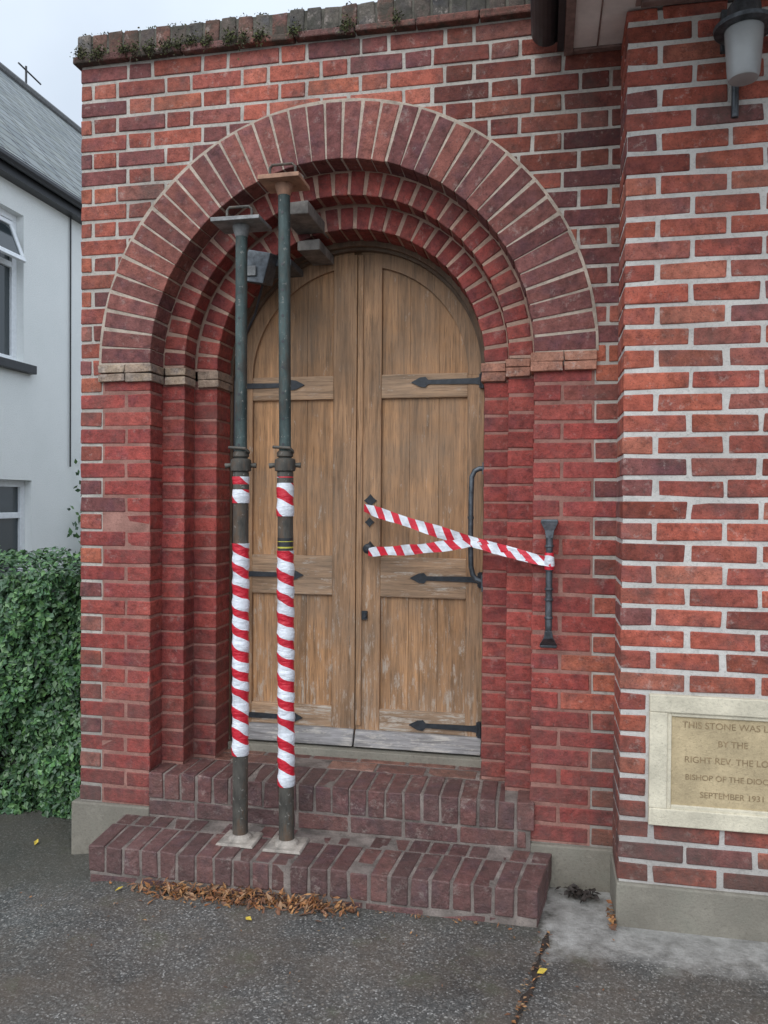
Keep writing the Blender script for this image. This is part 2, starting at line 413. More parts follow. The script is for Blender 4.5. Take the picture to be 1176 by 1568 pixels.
door=empty('arched_double_door')
RD=.590; DY=.43
wc=lambda:(lambda k:(k,k,k))(R.uniform(.82,1.12))
pn=MB()
xs=[XC-RD+o_ for o_ in (0,.21,.345,.475,RD,RD+.115,RD+.245,RD+.38,2*RD)]
for i in range(len(xs)-1):
    a,b=xs[i]+.0009,xs[i+1]-.0009
    pts=[(a,.40),(b,.40)]
    for j in range(13):
        xx=b+(a-b)*j/12; zz=ZC+.01+math.sqrt(max(0,RD**2-(xx-XC)**2)); pts.append((xx,zz))
    fr=[(p[0],DY+.020,p[1]) for p in pts]; col=wc()
    pn.poly(fr,col)
    for p,qq in zip(pts,pts[1:]+pts[:1]): pn.poly([(p[0],DY+.020,p[1]),(p[0],DY+.04,p[1]),(qq[0],DY+.04,qq[1]),(qq[0],DY+.020,qq[1])],col)
pn.obj('boarded_panels',M_wp,door)
bk=MB(); bk.box(XC-.66,XC+.66,DY+.026,DY+.029,.3,2.75,(.3,.3,.3)); bk.obj('door_backing',M_wp,door)
st=MB(); rl=MB()
for sg in(-1,1):
    def sx(a,b):
        p,q=XC+sg*a,XC+sg*b
        return (p,q) if p<q else (q,p)
    a,b=sx(.0025,.115); st.box(a,b,DY,DY+.025,.40,ZC+.01+.565,wc())
    a,b=sx(.510,.588); st.box(a,b,DY,DY+.025,.40,ZC+.01,wc())
    a0,a1=(0.0,math.pi/2-.03) if sg>0 else (math.pi/2+.03,math.pi)
    st.ring(XC,ZC+.01,.512,.590,DY+.0015,DY+.025,24,a0,a1,wc())
    for z0,z1 in((1.965,2.075),(1.05,1.235),(.43,.53)):
        a,b=sx(.113,.512); rl.box(a,b,DY+.002,DY+.025,z0,z1,wc())
st.box(XC+.003,XC+.030,DY-.010,DY+.001,.45,ZC+.57,wc())
st.obj('stiles',M_wv,door,.004); rl.obj('rails',M_wh,door,.006)
wb=MB()
for sg in(-1,1):
    a,b=sorted((XC+sg*.004,XC+sg*.586))
    p=[(a,DY-.045,.362),(b,DY-.045,.362),(b,DY-.012,.432),(a,DY-.012,.432),(a,DY+.03,.362),(b,DY+.03,.362),(b,DY+.03,.432),(a,DY+.03,.432)]
    wb.quadbox(p,(1,1,1))
wb.obj('weatherboards',M_wb,door,.004)
fr=MB(); fr.ring(XC,ZC+.01,.588,.640,.375,.47,48,col=(.8,.8,.8)); fr.ring(XC,ZC+.01,.575,.600,.402,.425,48,col=(.6,.6,.6))
for sg in(-1,1):
    a,b=sorted((XC+sg*.589,XC+sg*.64)); fr.box(a,b,.375,.47,.32,ZC+.01,(.8,.8,.8))
fr.obj('door_frame',m_wood('frame_wood_mat',False,.2,(.14,.075,.04)),door,.003)
th=MB(); th.box(XC-.60,XC+.60,.36,.5,.30,.352,j=.002); th.obj('threshold',M_plinth,door,.004)
hg=MB()
for z in(2.035,1.142,.468):
    for sg in(-1,1):
        xe=XC+sg*.575; xi=XC+sg*.255
        pts=[(0,.019),(.10,.013),(.70,.010),(.76,.010),(.80,.024),(.88,.021),(1.0,.001)]
        up=[];dn=[]
        for t,w in pts:
            xx=xe+(xi-xe)*t; up.append((xx,DY-.005,z+w)); dn.append((xx,DY-.005,z-w))
        for i in range(len(pts)-1):
            q=[dn[i],dn[i+1],up[i+1],up[i]]
            if sg>0:q=q[::-1]
            hg.quadbox([*q,*[(a,DY+.004,c) for a,b,c in q]],(.5,)*3)
        hg.lathe([(.011,-.035),(.011,.035)],xe+sg*.004,DY-.012,z,10)
        hg.box(xe-.012,xe+.012,DY-.012,DY+.002,z-.03,z+.03)
hg.obj('strap_hinges',M_iron,door)
hw=MB()
def disc(x,z,r,y=DY-.006,n=8,th=.012):
    b=[(x+r*(1.25 if k%2==0 else .8)*math.cos(2*math.pi*k/n),z+r*(1.25 if k%2==0 else .8)*math.sin(2*math.pi*k/n)) for k in range(n)]
    hw.poly([(p,y-.0,q) for p,q in b])
    for (p,q),(p2,q2) in zip(b,b[1:]+b[:1]): hw.poly([(p,y,q),(p,y+th,q),(p2,y+th,q2),(p2,y,q2)])
disc(1.208,1.495,.024); disc(1.205,1.395,.018); disc(1.208,1.275,.026)
hw.tube([(1.208,DY-.005,1.275),(1.208,DY-.03,1.275),(1.208,DY-.045,1.275),(1.208,DY-.06,1.275),(1.208,DY-.066,1.275)],[.010,.010,.024,.022,.010],14)
hw.box(1.172,1.198,DY-.014,DY-.002,.945,.985)
hw.tube([(1.19,DY-.03,.965),(1.19,DY-.012,.965)],.008)
hw.obj('door_furniture',M_iron,door)

# ------------------------------------------------------------------ grab handles
M_bar=m_plain('handle_grey_mat',(.09,.10,.11),.5,.6,.45,30,.4)
gh=MB()
xw=1.741; yb=.262
pts=[(xw,yb,1.635),(xw-.02,yb,1.635),(xw-.04,yb-.002,1.625),(xw-.052,yb-.003,1.60),(xw-.055,yb-.003,1.5),(xw-.055,yb-.003,1.3),(xw-.052,yb-.003,1.215),(xw-.045,yb,1.18),(xw-.03,yb,1.16),(xw,yb,1.15)]
gh.tube(pts,.011,12); gh.lathe([(.014,0),(.014,.01)],xw-.055,yb-.003,1.42,12); gh.lathe([(.014,0),(.014,.01)],xw-.055,yb-.003,1.33,12)
gh.box(xw-.006,xw+.004,yb-.025,yb+.025,1.11,1.18); gh.box(xw-.006,xw+.004,yb-.025,yb+.025,1.61,1.66)
gh.obj('curved_grab_handle',M_bar,None,smooth=True)
gb=empty('wall_grab_bar')
g=MB(); bx,by=2.014,-.045
g.lathe([(.011,.99),(.0135,1.02),(.0125,1.18),(.0135,1.35),(.011,1.37)],bx,by,0,16)
for z in(1.05,1.12,1.16,1.235,1.325): g.lathe([(.0125,z-.006),(.0165,z-.004),(.0165,z+.004),(.0125,z+.006)],bx,by,0,16)
for s,z in((1,1.355),(-1,1.0)):
    zz=[z,z+s*.03,z+s*.062,z+s*.072]; ww=[.013,.018,.034,.030]; yy=[(by-.012,by+.012),(by-.008,by+.03),(-.012,.0),(-.010,.0)]
    for i in range(3):
        a=[(bx-ww[i],yy[i][0],zz[i]),(bx+ww[i],yy[i][0],zz[i]),(bx+ww[i],yy[i][1],zz[i]),(bx-ww[i],yy[i][1],zz[i])]
        b=[(bx-ww[i+1],yy[i+1][0],zz[i+1]),(bx+ww[i+1],yy[i+1][0],zz[i+1]),(bx+ww[i+1],yy[i+1][1],zz[i+1]),(bx-ww[i+1],yy[i+1][1],zz[i+1])]
        p=a+b if s<0 else b+a
        g.quadbox(p,(.5,)*3)
g.obj('bar',M_bar,gb,.002)

# ------------------------------------------------------------------ barrier tape
def m_tape(name,mode):
    t=NT(name)
    if mode=='uv':
        c=t.n('ShaderNodeTexCoord'); s=t.sep(c.outputs['UV']); f=t.math('ADD',t.math('MULTIPLY',s[0],10.5),t.math('MULTIPLY',s[1],.42))
    else:
        c=t.n('ShaderNodeTexCoord'); s=t.sep(c.outputs['Object'])
        a=t.math('DIVIDE',t.math('ARCTAN2',s[1],s[0]),2*math.pi)
        wob=t.math('MULTIPLY',t.noise(c.outputs['Object'],6,2,.5),1.1)
        f=t.math('ADD',t.math('ADD',t.math('MULTIPLY',s[2],12.0),a),wob)
    fr=t.math('FRACT',f); m=t.ramp(fr,[(.46,0.0),(.48,1.0)])
    col=t.mix(m,(.60,.016,.035),(.72,.74,.78))
    v=t.coord(); dn=t.ramp(t.noise(v,22,5,.6),[(.4,1.0),(.75,.62)])
    col=t.mix(1.0,col,dn,'MULTIPLY')
    return t.fin(col,.3,t.bump(t.noise(t.coord((1,1,3)),28,4,.6),.7,.01))
M_tuv=m_tape('tape_ribbon_mat','uv'); M_tcy=m_tape('tape_wrap_mat','cyl')
tape=empty('barrier_tape')
def ribbon(name,P,W,N=60,sag=.01,ripple=.003,u0=0):
    P=[Vector(p) for p in P]; vs=[];uv=[]
    def at(t):
        k=min(int(t*(len(P)-1)),len(P)-2); f=t*(len(P)-1)-k
        return P[k].lerp(P[k+1],f)
    L=u0;prev=None
    for i in range(N+1):
        t=i/N;c=at(t)
        c.z-=sag*4*t*(1-t)
        if prev: L+=(c-prev).length
        prev=c.copy()
        w=W*(1-.25*math.exp(-((t)/.05)**2)-.25*math.exp(-((1-t)/.05)**2))*(1+.10*math.sin(t*17+u0*3)); tw=.3*math.sin(t*9+u0)
        d=Vector((0.25*math.sin(t*5),math.sin(tw)+.15,math.cos(tw))).normalized()
        off=ripple*math.sin(t*31+u0)
        for s,e in((-1,0),(0,1),(1,0)):
            q=c+d*(w*.5*s); q.y+=off*(1 if s else -1.2); vs.append(tuple(q)); uv.append((L,(s+1)/2))
    f=[]
    for i in range(N):
        for j in(0,1): f.append((i*3+j,i*3+j+3,i*3+j+4,i*3+j+1))
    me=bpy.data.meshes.new(name); me.from_pydata(vs,[],f); ul=me.uv_layers.new(name='UVMap')
    for p in me.polygons:
        p.use_smooth=True
        for li in p.loop_indices: ul.data[li].uv=uv[me.loops[li].vertex_index]
    me.materials.append(M_tuv); o=bpy.data.objects.new(name,me); scene.collection.objects.link(o); o.parent=tape
ribbon('upper_tape',[(1.19,.375,1.462),(1.60,.16,1.36),(2.018,-.066,1.262)],.047,u0=0,sag=.006)
ribbon('lower_tape',[(1.215,.36,1.262),(1.45,.23,1.285),(1.70,.10,1.325)],.045,u0=.3,sag=.0)
ribbon('lower_tape_end',[(1.70,.098,1.325),(1.86,.02,1.295),(2.016,-.063,1.268)],.038,u0=.7,sag=.0)
kn=MB(); kn.tube([(2.014,-.045,1.235),(2.014,-.045,1.255),(2.014,-.045,1.28),(2.014,-.045,1.30)],[.017,.021,.019,.017],14); o=kn.obj('tape_knot',M_tcy,tape,smooth=True)

# ------------------------------------------------------------------ steel props
def m_steel(name,base,rust,amt):
    t=NT(name); v=t.coord(); v2=t.coord((1,1,.35))
    n=t.noise(v2,22,5,.7); c=t.mix(t.ramp(n,[(.35,0.0),(.7,1.0)]),tuple(x*.55 for x in base),tuple(x*1.5 for x in base))
    c=t.mix(t.ramp(t.noise(v2,13,5,.75),[(.48,0.0),(.62,amt)]),c,rust)
    c=t.mix(t.ramp(t.noise(v,55,3,.7),[(.62,0.0),(.7,.7)]),c,(.30,.28,.25))
    return t.fin(c,.65,t.bump(n,.5,.003),.25,spec=.4)
M_pl=m_steel('prop_lower_steel_mat',(.085,.078,.066),(.12,.065,.035),.7); M_pu=m_steel('prop_upper_steel_mat',(.055,.078,.074),(.10,.06,.04),.4)
M_plate=m_plain('prop_plate_mat',(.22,.22,.215),.65,.3,.4,18,.3); M_rust=m_plain('prop_rust_plate_mat',(.36,.20,.13),.8,.1,.35,18,.3); M_base=m_plain('prop_base_mat',(.32,.28,.24),.85,.1,.4,20,.5)
def prop(loc,H,topx,wraps,headmat,headw,name,label=False):
    e=empty(name,loc); e.rotation_euler=(0,math.atan2(topx-loc[0],H),0)
    b=MB()
    b.quadbox([(-.078,-.07,0),(.078,-.07,0),(.072,-.066,.010),(-.072,-.066,.010),(-.075,.07,0),(.075,.07,0),(.07,.066,.010),(-.07,.066,.010)],(.5,)*3)
    b.lathe([(.05,.008),(.045,.02),(.034,.03)],n=20)
    b.obj('base_plate',M_base,e,.002)
    o=MB(); o.lathe([(.0305,.012),(.0305,1.40),(.032,1.40),(.032,1.47),(.030,1.475)],n=28); o.obj('outer_tube',M_pl,e,smooth=True)
    i=MB(); i.lathe([(.0235,1.45),(.0235,H-.02)],n=24); i.obj('inner_tube',M_pu,e,smooth=True)
    hl=MB()
    z=1.58
    while z<H-.1:
        hl.tube([(0,-.0242,z),(0,-.0238,z),(0,-.02,z)],.006,10); z+=.1
    hl.obj('pin_holes',M_blk,e)
    c=MB(); c.lathe([(.031,1.475),(.040,1.478),(.042,1.50),(.040,1.522),(.028,1.528)],n=24); c.lathe([(.026,1.53),(.032,1.535),(.032,1.55),(.026,1.556)],n=20)
    c.tube([(-.062,-.012,1.497),(-.045,-.008,1.50),(.045,.008,1.50),(.060,.011,1.50)],[.011,.009,.009,.011],10)
    c.tube([(-.04,-.03,1.57),(.03,-.03,1.565),(.036,-.02,1.555),(.032,.0,1.55)],.006,8)
    c.obj('collar_and_pin',M_pl,e,smooth=True)
    for z0,z1 in wraps:
        w=MB(); n=int((z1-z0)/.008); pr=[]
        pr.append((.0308,z0-z0))
        for k in range(n+1):
            zz=(z1-z0)*k/n; pr.append((.0335+.0018*math.sin(zz*76)+R.uniform(-.0008,.0008),zz))
        pr.append((.0308,z1-z0)); w.lathe(pr,n=28,cap=False)
        w.obj('tape_wrap',M_tcy,e,smooth=True,loc=(0,0,z0))
    h=MB(); h.box(-headw/2,headw/2,-.075,.075,H-.016,H,j=.001); h.lathe([(.0235,H-.06),(.034,H-.03),(.036,H-.015)],n=20); h.obj('head_plate',headmat,e,.002)
    u=MB(); s=.05
    for yy in(-.05,.05):
        u.tube([(-s+.01,yy,H-.005),(-s+.01,yy,H+.03),(-s+.02,yy,H+.042),(s,yy,H+.042),(s+.012,yy,H+.03),(s+.012,yy,H-.005)],.0055,8)
    u.obj('head_loops',M_pl,e)
    if label:
        l=MB(); l.lathe([(.0312,1.17),(.0312,1.215)],n=24,cap=False); l.obj('label',M_blk,e,smooth=True)
        l=MB(); l.lathe([(.0315,1.175),(.0315,1.181)],n=24,cap=False); l.lathe([(.0315,1.2),(.0315,1.203)],n=24,cap=False); l.obj('label_band',m_plain('label_yellow_mat',(.45,.40,.05)),e)
    return e
prop((.812,-.16,.131),2.463,.806,[(1.35,1.455),(.345,1.19)],M_plate,.20,'steel_support_prop')
prop((1.010,-.17,.131),2.61,.985,[(1.30,1.455),(.24,1.165)],M_rust,.165,'steel_support_prop.001',True)
nd=MB(); nd.box(.915,1.04,-.02,.30,2.665,2.715,j=.004); nd.box(.93,1.03,.18,.42,2.585,2.625,j=.004)
nd.obj('timber_needle',m_plain('needle_grey_mat',(.19,.17,.15),.85,0,.4,20,.5),None,.004)
fl=empty('arch_floodlight'); f=MB(); f.quadbox([(.72,.02,2.42),(.83,.02,2.40),(.86,.03,2.53),(.76,.03,2.55),(.72,.14,2.44),(.83,.14,2.42),(.86,.14,2.55),(.76,.14,2.57)],(.5,)*3)
f.box(.70,.92,.12,.30,2.50,2.53); f.obj('lamp_housing',M_bar,fl,.004)
f=MB(); f.box(.755,.80,.012,.02,2.435,2.475); f.obj('housing_label',M_plate,fl)
f=MB(); f.tube([(.80,.1,2.42),(.73,.2,2.32),(.62,.30,2.2),(.575,.35,2.05),(.565,.36,1.2),(.565,.36,.36)],.006,8); f.obj('cable',M_blk,fl)

# ------------------------------------------------------------------ wall lamp
lamp=empty('wall_lamp',(2.615,-.36,2.965))
g=MB(); pr=[(.030,-.095),(.045,-.09),(.050,-.075),(.058,.04),(.060,.07)]; g.lathe(pr,n=32)
t=NT('frosted_glass_mat'); vv=t.coord(); gl=t.fin(t.mix(t.noise(vv,12,4,.5),(.24,.25,.25),(.42,.43,.42)),.25)
g.obj('glass_jar',gl,lamp,smooth=True)
g=MB(); g.lathe([(.062,.068),(.092,.07),(.094,.082),(.062,.09),(.055,.10),(.05,.145),(.035,.165),(.015,.17)],n=32); g.obj('cap',M_bar,lamp,smooth=True)
g=MB(); g.tube([(0,0,.15),(0,.05,.16),(0,.12,.15)],.016,10); g.box(-.05,.05,.095,.118,.06,.2); g.tube([(0,.11,.06),(0,.112,-.1),(0,.112,-.16)],.012,10); g.obj('bracket',M_bar,lamp,.002)

# ------------------------------------------------------------------ ground
def gz(x,y):
    t=min(1,max(0,(.40-x)/.5)); t=t*t*(3-2*t)
    return -.075*t
def m_asphalt():
    t=NT('asphalt_mat'); v=t.coord()
    vc=t.voro(v,190,'Color'); g=t.sep(vc)[0]
    c=t.ramp(g,[(.0,(.052,.052,.050)),(.6,(.098,.096,.090)),(.85,(.15,.145,.135)),(.96,(.27,.26,.24)),(1.0,(.40,.39,.37))])
    vv=t.voro(v,62,'Color'); s2=t.sep(vv)
    vd=t.voro(v,62,'Distance')
    peb=t.math('MULTIPLY',t.ramp(vd,[(.22,1.0),(.36,0.0)]),t.ramp(s2[1],[(.82,0.0),(.86,1.0)]))
    pc_=t.ramp(s2[0],[(.0,(.17,.13,.10)),(.5,(.28,.25,.21)),(1.0,(.42,.40,.36))])
    c=t.mix(t.math('MULTIPLY',peb,.7),c,pc_)
    n=t.noise(v,1.8,5,.65); c=t.mix(1.0,c,t.ramp(n,[(.3,.5),(.52,.95),(.72,1.45)]),'MULTIPLY')
    br=t.noise(v,2.6,5,.65); c=t.mix(t.ramp(br,[(.40,0.0),(.64,.6)]),c,(.115,.085,.062))
    gr=t.noise(v,5.3,5,.7); c=t.mix(t.ramp(gr,[(.56,0.0),(.70,.4)]),c,(.085,.095,.055))
    s=t.sep(v); nn=t.math('MULTIPLY',t.noise(v,7,5,.7),.30)
    wl=t.mr(t.math('ADD',s[1],nn),-.30,-.12,0.0,.6); c=t.mix(wl,c,(.05,.05,.038))
    mx_=t.mr(t.math('ADD',s[0],nn),2.12,2.17); my=t.mr(t.math('ADD',s[1],nn),-.37,-.25); mk=t.math('MULTIPLY',mx_,my)
    cc=t.ramp(t.noise(v,14,5,.7),[(.3,(.17,.16,.145)),(.6,(.35,.335,.31)),(.75,(.45,.43,.41))])
    c=t.mix(t.math('MULTIPLY',mk,.92),c,cc)
    ro=t.ramp(t.noise(v,1.3,5,.6),[(.35,.34),(.65,.75)])
    h=t.math('ADD',g,t.math('MULTIPLY',t.noise(v,50,5,.6),1.2))
    return t.fin(c,ro,t.bump(h,.8,.006),spec=.4)
gm=MB()
xs=[-60,-20,-8,-4,-2,-1,-.6,-.3]+[-.1+.05*i for i in range(12)]+[.6,1,2,3,5,8,20,60]
ys=[-60,-20,-8,-4,-2,-1,-.5,0,.5,1,2,4,8,20,60,140]
nx=len(xs)
for y in ys:
    for x in xs: gm.v.append((x,y,gz(x,y)))
for j in range(len(ys)-1):
    for i in range(nx-1): gm.f.append([j*nx+i,j*nx+i+1,(j+1)*nx+i+1,(j+1)*nx+i]); gm.c.append((.5,)*3)
gm.obj('ground',m_asphalt(),smooth=True)
cr=MB(); cp_=[(2.02,-.36),(2.005,-.45),(1.985,-.55),(1.975,-.66),(1.945,-.76),(1.92,-.88),(1.88,-1.1),(1.8,-1.5),(1.6,-2.4)]
fine=[]
for (a,b),(c,d) in zip(cp_,cp_[1:]):
    for k in range(6): fine.append((a+(c-a)*k/6+R.uniform(-.004,.004),b+(d-b)*k/6))
for (a,b),(c,d) in zip(fine,fine[1:]):
    w=.008+.005*math.sin(b*40); w2=.008+.005*math.sin(d*40)
    cr.poly([(a-w,b,.005),(c-w2,d,.005),(c+w2,d,.005),(a+w,b,.005)])
cr.obj('ground_crack',m_plain('crack_soil_mat',(.03,.02,.015),.95,nz=.6,sc=60,bs=.8))

# ------------------------------------------------------------------ leaves
def leafmat(name,rough=.6):
    t=NT(name); v=t.coord(); c=t.mix(1.0,t.attr(),t.ramp(t.noise(v,60,3,.6),[(.3,.7),(.7,1.25)]),'MULTIPLY')
    return t.fin(c,rough,spec=.4)
def leaves(name,L,mat):
    mb=MB()
    for p,s,n,col,asp in L:
        n=Vector(n).normalized(); a=n.orthogonal().normalized(); a=Matrix.Rotation(R.uniform(0,6.28),3,n)@a; b=n.cross(a)
        p=Vector(p); k=s*asp
        c1=p-a*s; c2=p+a*s; w=n*(s*.22*R.uniform(.2,1))
        q1=p+b*k+w-a*s*.15; q2=p-b*k+w-a*s*.15
        i=len(mb.v); mb.v+=[tuple(c1),tuple(q2),tuple(c2),tuple(q1)]
        mb.f+=[[i,i+1,i+2],[i,i+2,i+3]]; mb.c+=[col,col]
    return mb.obj(name,mat)
L=[]
br=[(.29,.125,.045),(.23,.09,.035),(.34,.17,.065),(.16,.07,.035),(.28,.16,.085),(.12,.06,.035)]
for i in range(1000):
    if i<800: x=R.choice([.62,.78,.92,1.06,1.2])+R.gauss(0,.07); sp_=.034
    else: x=R.uniform(.3,1.9); sp_=.012
    if i>=800 and R.random()<.5: continue
    d=abs(R.gauss(0,sp_)); h=max(.004,(.045-d*.7)*R.random()) if i<800 else .006
    L.append(((x,-.338-d-.006,h+gz(x,0)),R.uniform(.009,.024) if i<800 else R.uniform(.005,.012),(R.gauss(0,.7),R.gauss(-.2,.7),1),pick(br),R.uniform(.10,.42)))
leaves('fallen_leaf_pile',L,leafmat('dry_leaf_mat',.7))
L=[]
for i in range(140):
    if R.random()<.55:
        b=R.uniform(-.95,-.36); k=(b+.36)/-.52; x=2.02-.1*k+R.gauss(0,.012); y=b; s=R.uniform(.006,.013)
    else:
        x=R.uniform(-.8,2.3); y=-.36-abs(R.gauss(0,.3)); s=R.uniform(.004,.009)
    L.append(((x,y,gz(x,y)+.008),s,(R.gauss(0,.25),R.gauss(0,.25),1),pick(br+[(.16,.10,.06),(.10,.07,.05),(.3,.2,.1)]),R.uniform(.25,.6)))
for x,y in((.42,-.40),(.98,-.50),(-.25,.05),(2.0,-.60)): L.append(((x,y,gz(x,y)+.01),.020,(R.gauss(0,.2),R.gauss(-.2,.2),1),(.50,.36,.05),.5))
for i in range(90):
    x=2.14+R.gauss(0,.03); y=-.09+R.gauss(0,.02); L.append(((x,y,.012+R.random()*.022),R.uniform(.008,.02),(R.gauss(0,.5),R.gauss(0,.5),1),(.03,.022,.018),.5))
for i in range(40):
    x=2.243+R.gauss(0,.008); y=-.25+R.gauss(0,.05); L.append(((x,y,.012+R.random()*.02),R.uniform(.008,.018),(R.gauss(0,.5),R.gauss(0,.5),1),pick(br),.5))
leaves('scattered_leaves',L,leafmat('scattered_leaf_mat',.7))
L=[]
mg=[(.065,.07,.025),(.045,.05,.02),(.085,.095,.03),(.065,.055,.03),(.05,.04,.025)]
for cx,w in [(.02,.03),(.10,.04),(.22,.03),(.27,.02),(.34,.035),(.42,.03),(.47,.02),(.53,.035),(.60,.025),(.70,.03),(.76,.02),(.83,.035),(.98,.03),(1.2,.03),(1.4,.02)]:
    dd=R.uniform(.010,.028)
    for i in range(int(w*9000)):
        x=cx+R.gauss(0,w*.5)
        if R.random()<.25: z=ZTOP+.133+abs(R.gauss(0,.005)); y=R.uniform(-.01,.1)
        else: z=ZTOP+.034+abs(R.gauss(0,.02))-abs(R.gauss(0,dd)); y=-.022-abs(R.gauss(0,.013)) if z>ZTOP+.03 else -.036-abs(R.gauss(0,.008))
        L.append(((x,y,z),R.uniform(.004,.008),(R.gauss(0,1),R.gauss(-.6,1),R.gauss(.6,.6)),pick(mg,1,.3),.5))
leaves('moss_clumps',L,leafmat('moss_mat',.95))

# ------------------------------------------------------------------ hedge
hedge=empty('garden_hedge')
gp=[(.045,.105,.035),(.06,.14,.042),(.03,.075,.03),(.09,.18,.055),(.05,.11,.05)]
L=[]
HX0,HX1,HY0,HY1,HZ=-2.6,-.13,.34,1.3,1.13
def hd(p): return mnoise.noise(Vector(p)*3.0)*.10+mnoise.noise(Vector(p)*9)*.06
for i in range(42000):
    r=R.random()
    x=HX1-(HX1-HX0)*(R.random()**1.3)
    if r<.66: p=Vector((x,HY0,R.uniform(-.08,HZ))); n=Vector((0,-1,.2))
    elif r<.82: p=Vector((x,R.uniform(HY0,HY1),HZ)); n=Vector((0,-.2,1))
    else: p=Vector((HX1,R.uniform(HY0,HY1),R.uniform(-.08,HZ))); n=Vector((1,-.3,.2))
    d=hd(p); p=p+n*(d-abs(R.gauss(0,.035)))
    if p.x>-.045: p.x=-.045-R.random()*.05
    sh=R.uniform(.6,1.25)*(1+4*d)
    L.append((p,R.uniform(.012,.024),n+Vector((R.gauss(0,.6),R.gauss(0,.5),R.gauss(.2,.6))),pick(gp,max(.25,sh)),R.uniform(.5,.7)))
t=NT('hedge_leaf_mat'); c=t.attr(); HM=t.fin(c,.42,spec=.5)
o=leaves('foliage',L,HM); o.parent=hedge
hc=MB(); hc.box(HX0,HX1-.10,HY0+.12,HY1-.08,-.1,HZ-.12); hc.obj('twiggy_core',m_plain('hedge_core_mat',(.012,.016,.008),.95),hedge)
L=[]
for i in range(140):
    p=Vector((-3.15+R.uniform(0,.08),5.0+R.gauss(0,.14),0.95+R.gauss(0,.4))); L.append((p,R.uniform(.03,.05),(1,R.gauss(-.4,.4),R.gauss(0,.5)),pick(gp),.6))
leaves('climbing_plant',L,HM)

# ------------------------------------------------------------------ neighbour house
house=empty('white_rendered_house')
t=NT('pebbledash_mat'); v=t.coord(); c=t.mix(t.ramp(t.noise(v,1.2,5,.6),[(.3,0.0),(.75,1.0)]),(.77,.79,.77),(.85,.86,.84))
c=t.mix(t.ramp(t.noise(v,60,4,.7),[(.55,0.0),(.75,.3)]),c,(.5,.52,.52))
M_reb=t.fin(c,.9,t.bump(t.noise(v,90,4,.7),.6,.01),spec=.2)
HXF=-3.2
h=MB()
def wallrect(y0,y1,z0,z1): h.poly([(HXF,y0,z0),(HXF,y1,z0),(HXF,y1,z1),(HXF,y0,z1)])
WY0,WY1=2.7,4.02; U0,U1=2.86,4.36; LW0,LW1=.60,1.68
WLY1=4.15
wallrect(-1,WY0,-.5,4.85); wallrect(WLY1,12,-.5,4.85)
wallrect(WY0,WLY1,-.5,LW0); wallrect(WY0,WLY1,LW1,U0); wallrect(WY0,WLY1,U1,4.85); wallrect(WY1,WLY1,U0,U1)
for (ya,yb,za,zb_) in((WY0,WY1,U0,U1),(WY0,WLY1,LW0,LW1)):
    xi=HXF-.14
    h.poly([(HXF,yb,za),(xi,yb,za),(xi,yb,zb_),(HXF,yb,zb_)]);h.poly([(HXF,ya,za),(HXF,ya,zb_),(xi,ya,zb_),(xi,ya,za)])
    h.poly([(HXF,ya,zb_),(HXF,yb,zb_),(xi,yb,zb_),(xi,ya,zb_)]);h.poly([(HXF,ya,za),(xi,ya,za),(xi,yb,za),(HXF,yb,za)])
h.poly([(HXF,-1,-.5),(HXF,-1,4.85),(HXF-3.5,-1,8.4),(HXF-7,-1,4.85),(HXF-7,-1,-.5)])
h.poly([(HXF,12,-.5),(HXF-7,12,-.5),(HXF-7,12,4.85),(HXF-3.5,12,8.4),(HXF,12,4.85)])
h.obj('rendered_walls',M_reb,house)
M_upvc=m_plain('window_frame_mat',(.78,.80,.82),.4,nz=.08)
t=NT('window_glass_mat'); M_glass=t.fin((.03,.04,.045),.05,spec=.8)
w=MB(); gq=MB()
for (ya,yb,za,zb_) in((WY0,WY1,U0,U1),(WY0,WLY1,LW0,LW1)):
    xo=HXF-.08
    for a,b,c_,d in((ya,yb,za,za+.07),(ya,yb,zb_-.07,zb_),(ya,ya+.07,za+.07,zb_-.07),(yb-.07,yb,za+.07,zb_-.07)): w.box(xo-.05,xo,a,b,c_,d)
    ym=(ya+yb)/2; w.box(xo-.05,xo-.001,ym-.04,ym+.04,za+.07,zb_-.07); zt_=za+(zb_-za)*.64; w.box(xo-.05,xo-.002,ya+.07,yb-.07,zt_,zt_+.06)
    gq.poly([(xo-.03,ya,za),(xo-.03,yb,za),(xo-.03,yb,zb_),(xo-.03,ya,zb_)])
def vp(yy,t_): return (HXF+.10-.17*t_,yy,3.86+.42*t_)
for (ya,yb,ta,tb) in((3.4,3.93,0,.12),(3.4,3.93,.88,1),(3.4,3.45,.12,.88),(3.88,3.93,.12,.88)):
    q4=[vp(ya,ta),vp(yb,ta),vp(yb,tb),vp(ya,tb)]
    w.quadbox(q4+[(a-.03,b,c-.012) for a,b,c in q4],(.5,)*3)
gq.poly([(a-.015,b,c) for a,b,c in (vp(3.43,.1),vp(3.90,.1),vp(3.90,.9),vp(3.43,.9))])
w.obj('window_frames',M_upvc,house,.005); gq.obj('window_glass',M_glass,house)
s=MB(); s.box(HXF-.08,HXF+.07,WY0-.1,WY1+.12,U0-.09,U0-.003); s.box(HXF-.08,HXF+.07,WY0-.1,WLY1+.1,LW0-.09,LW0-.003); s.obj('window_sills',M_blk,house,.005)
e=MB(); e.box(HXF-.05,HXF+.12,-1.1,12.1,4.62,4.65); e.box(HXF+.10,HXF+.12,-1.1,12.1,4.65,4.80); e.tube([(HXF+.165,-1.1,4.74),(HXF+.165,12.1,4.74)],.048,10)
e.tube([(HXF+.02,4.80,1.85),(HXF+.02,4.80,4.62)],.009,8)
e.obj('eaves_and_gutter',M_blk,house)
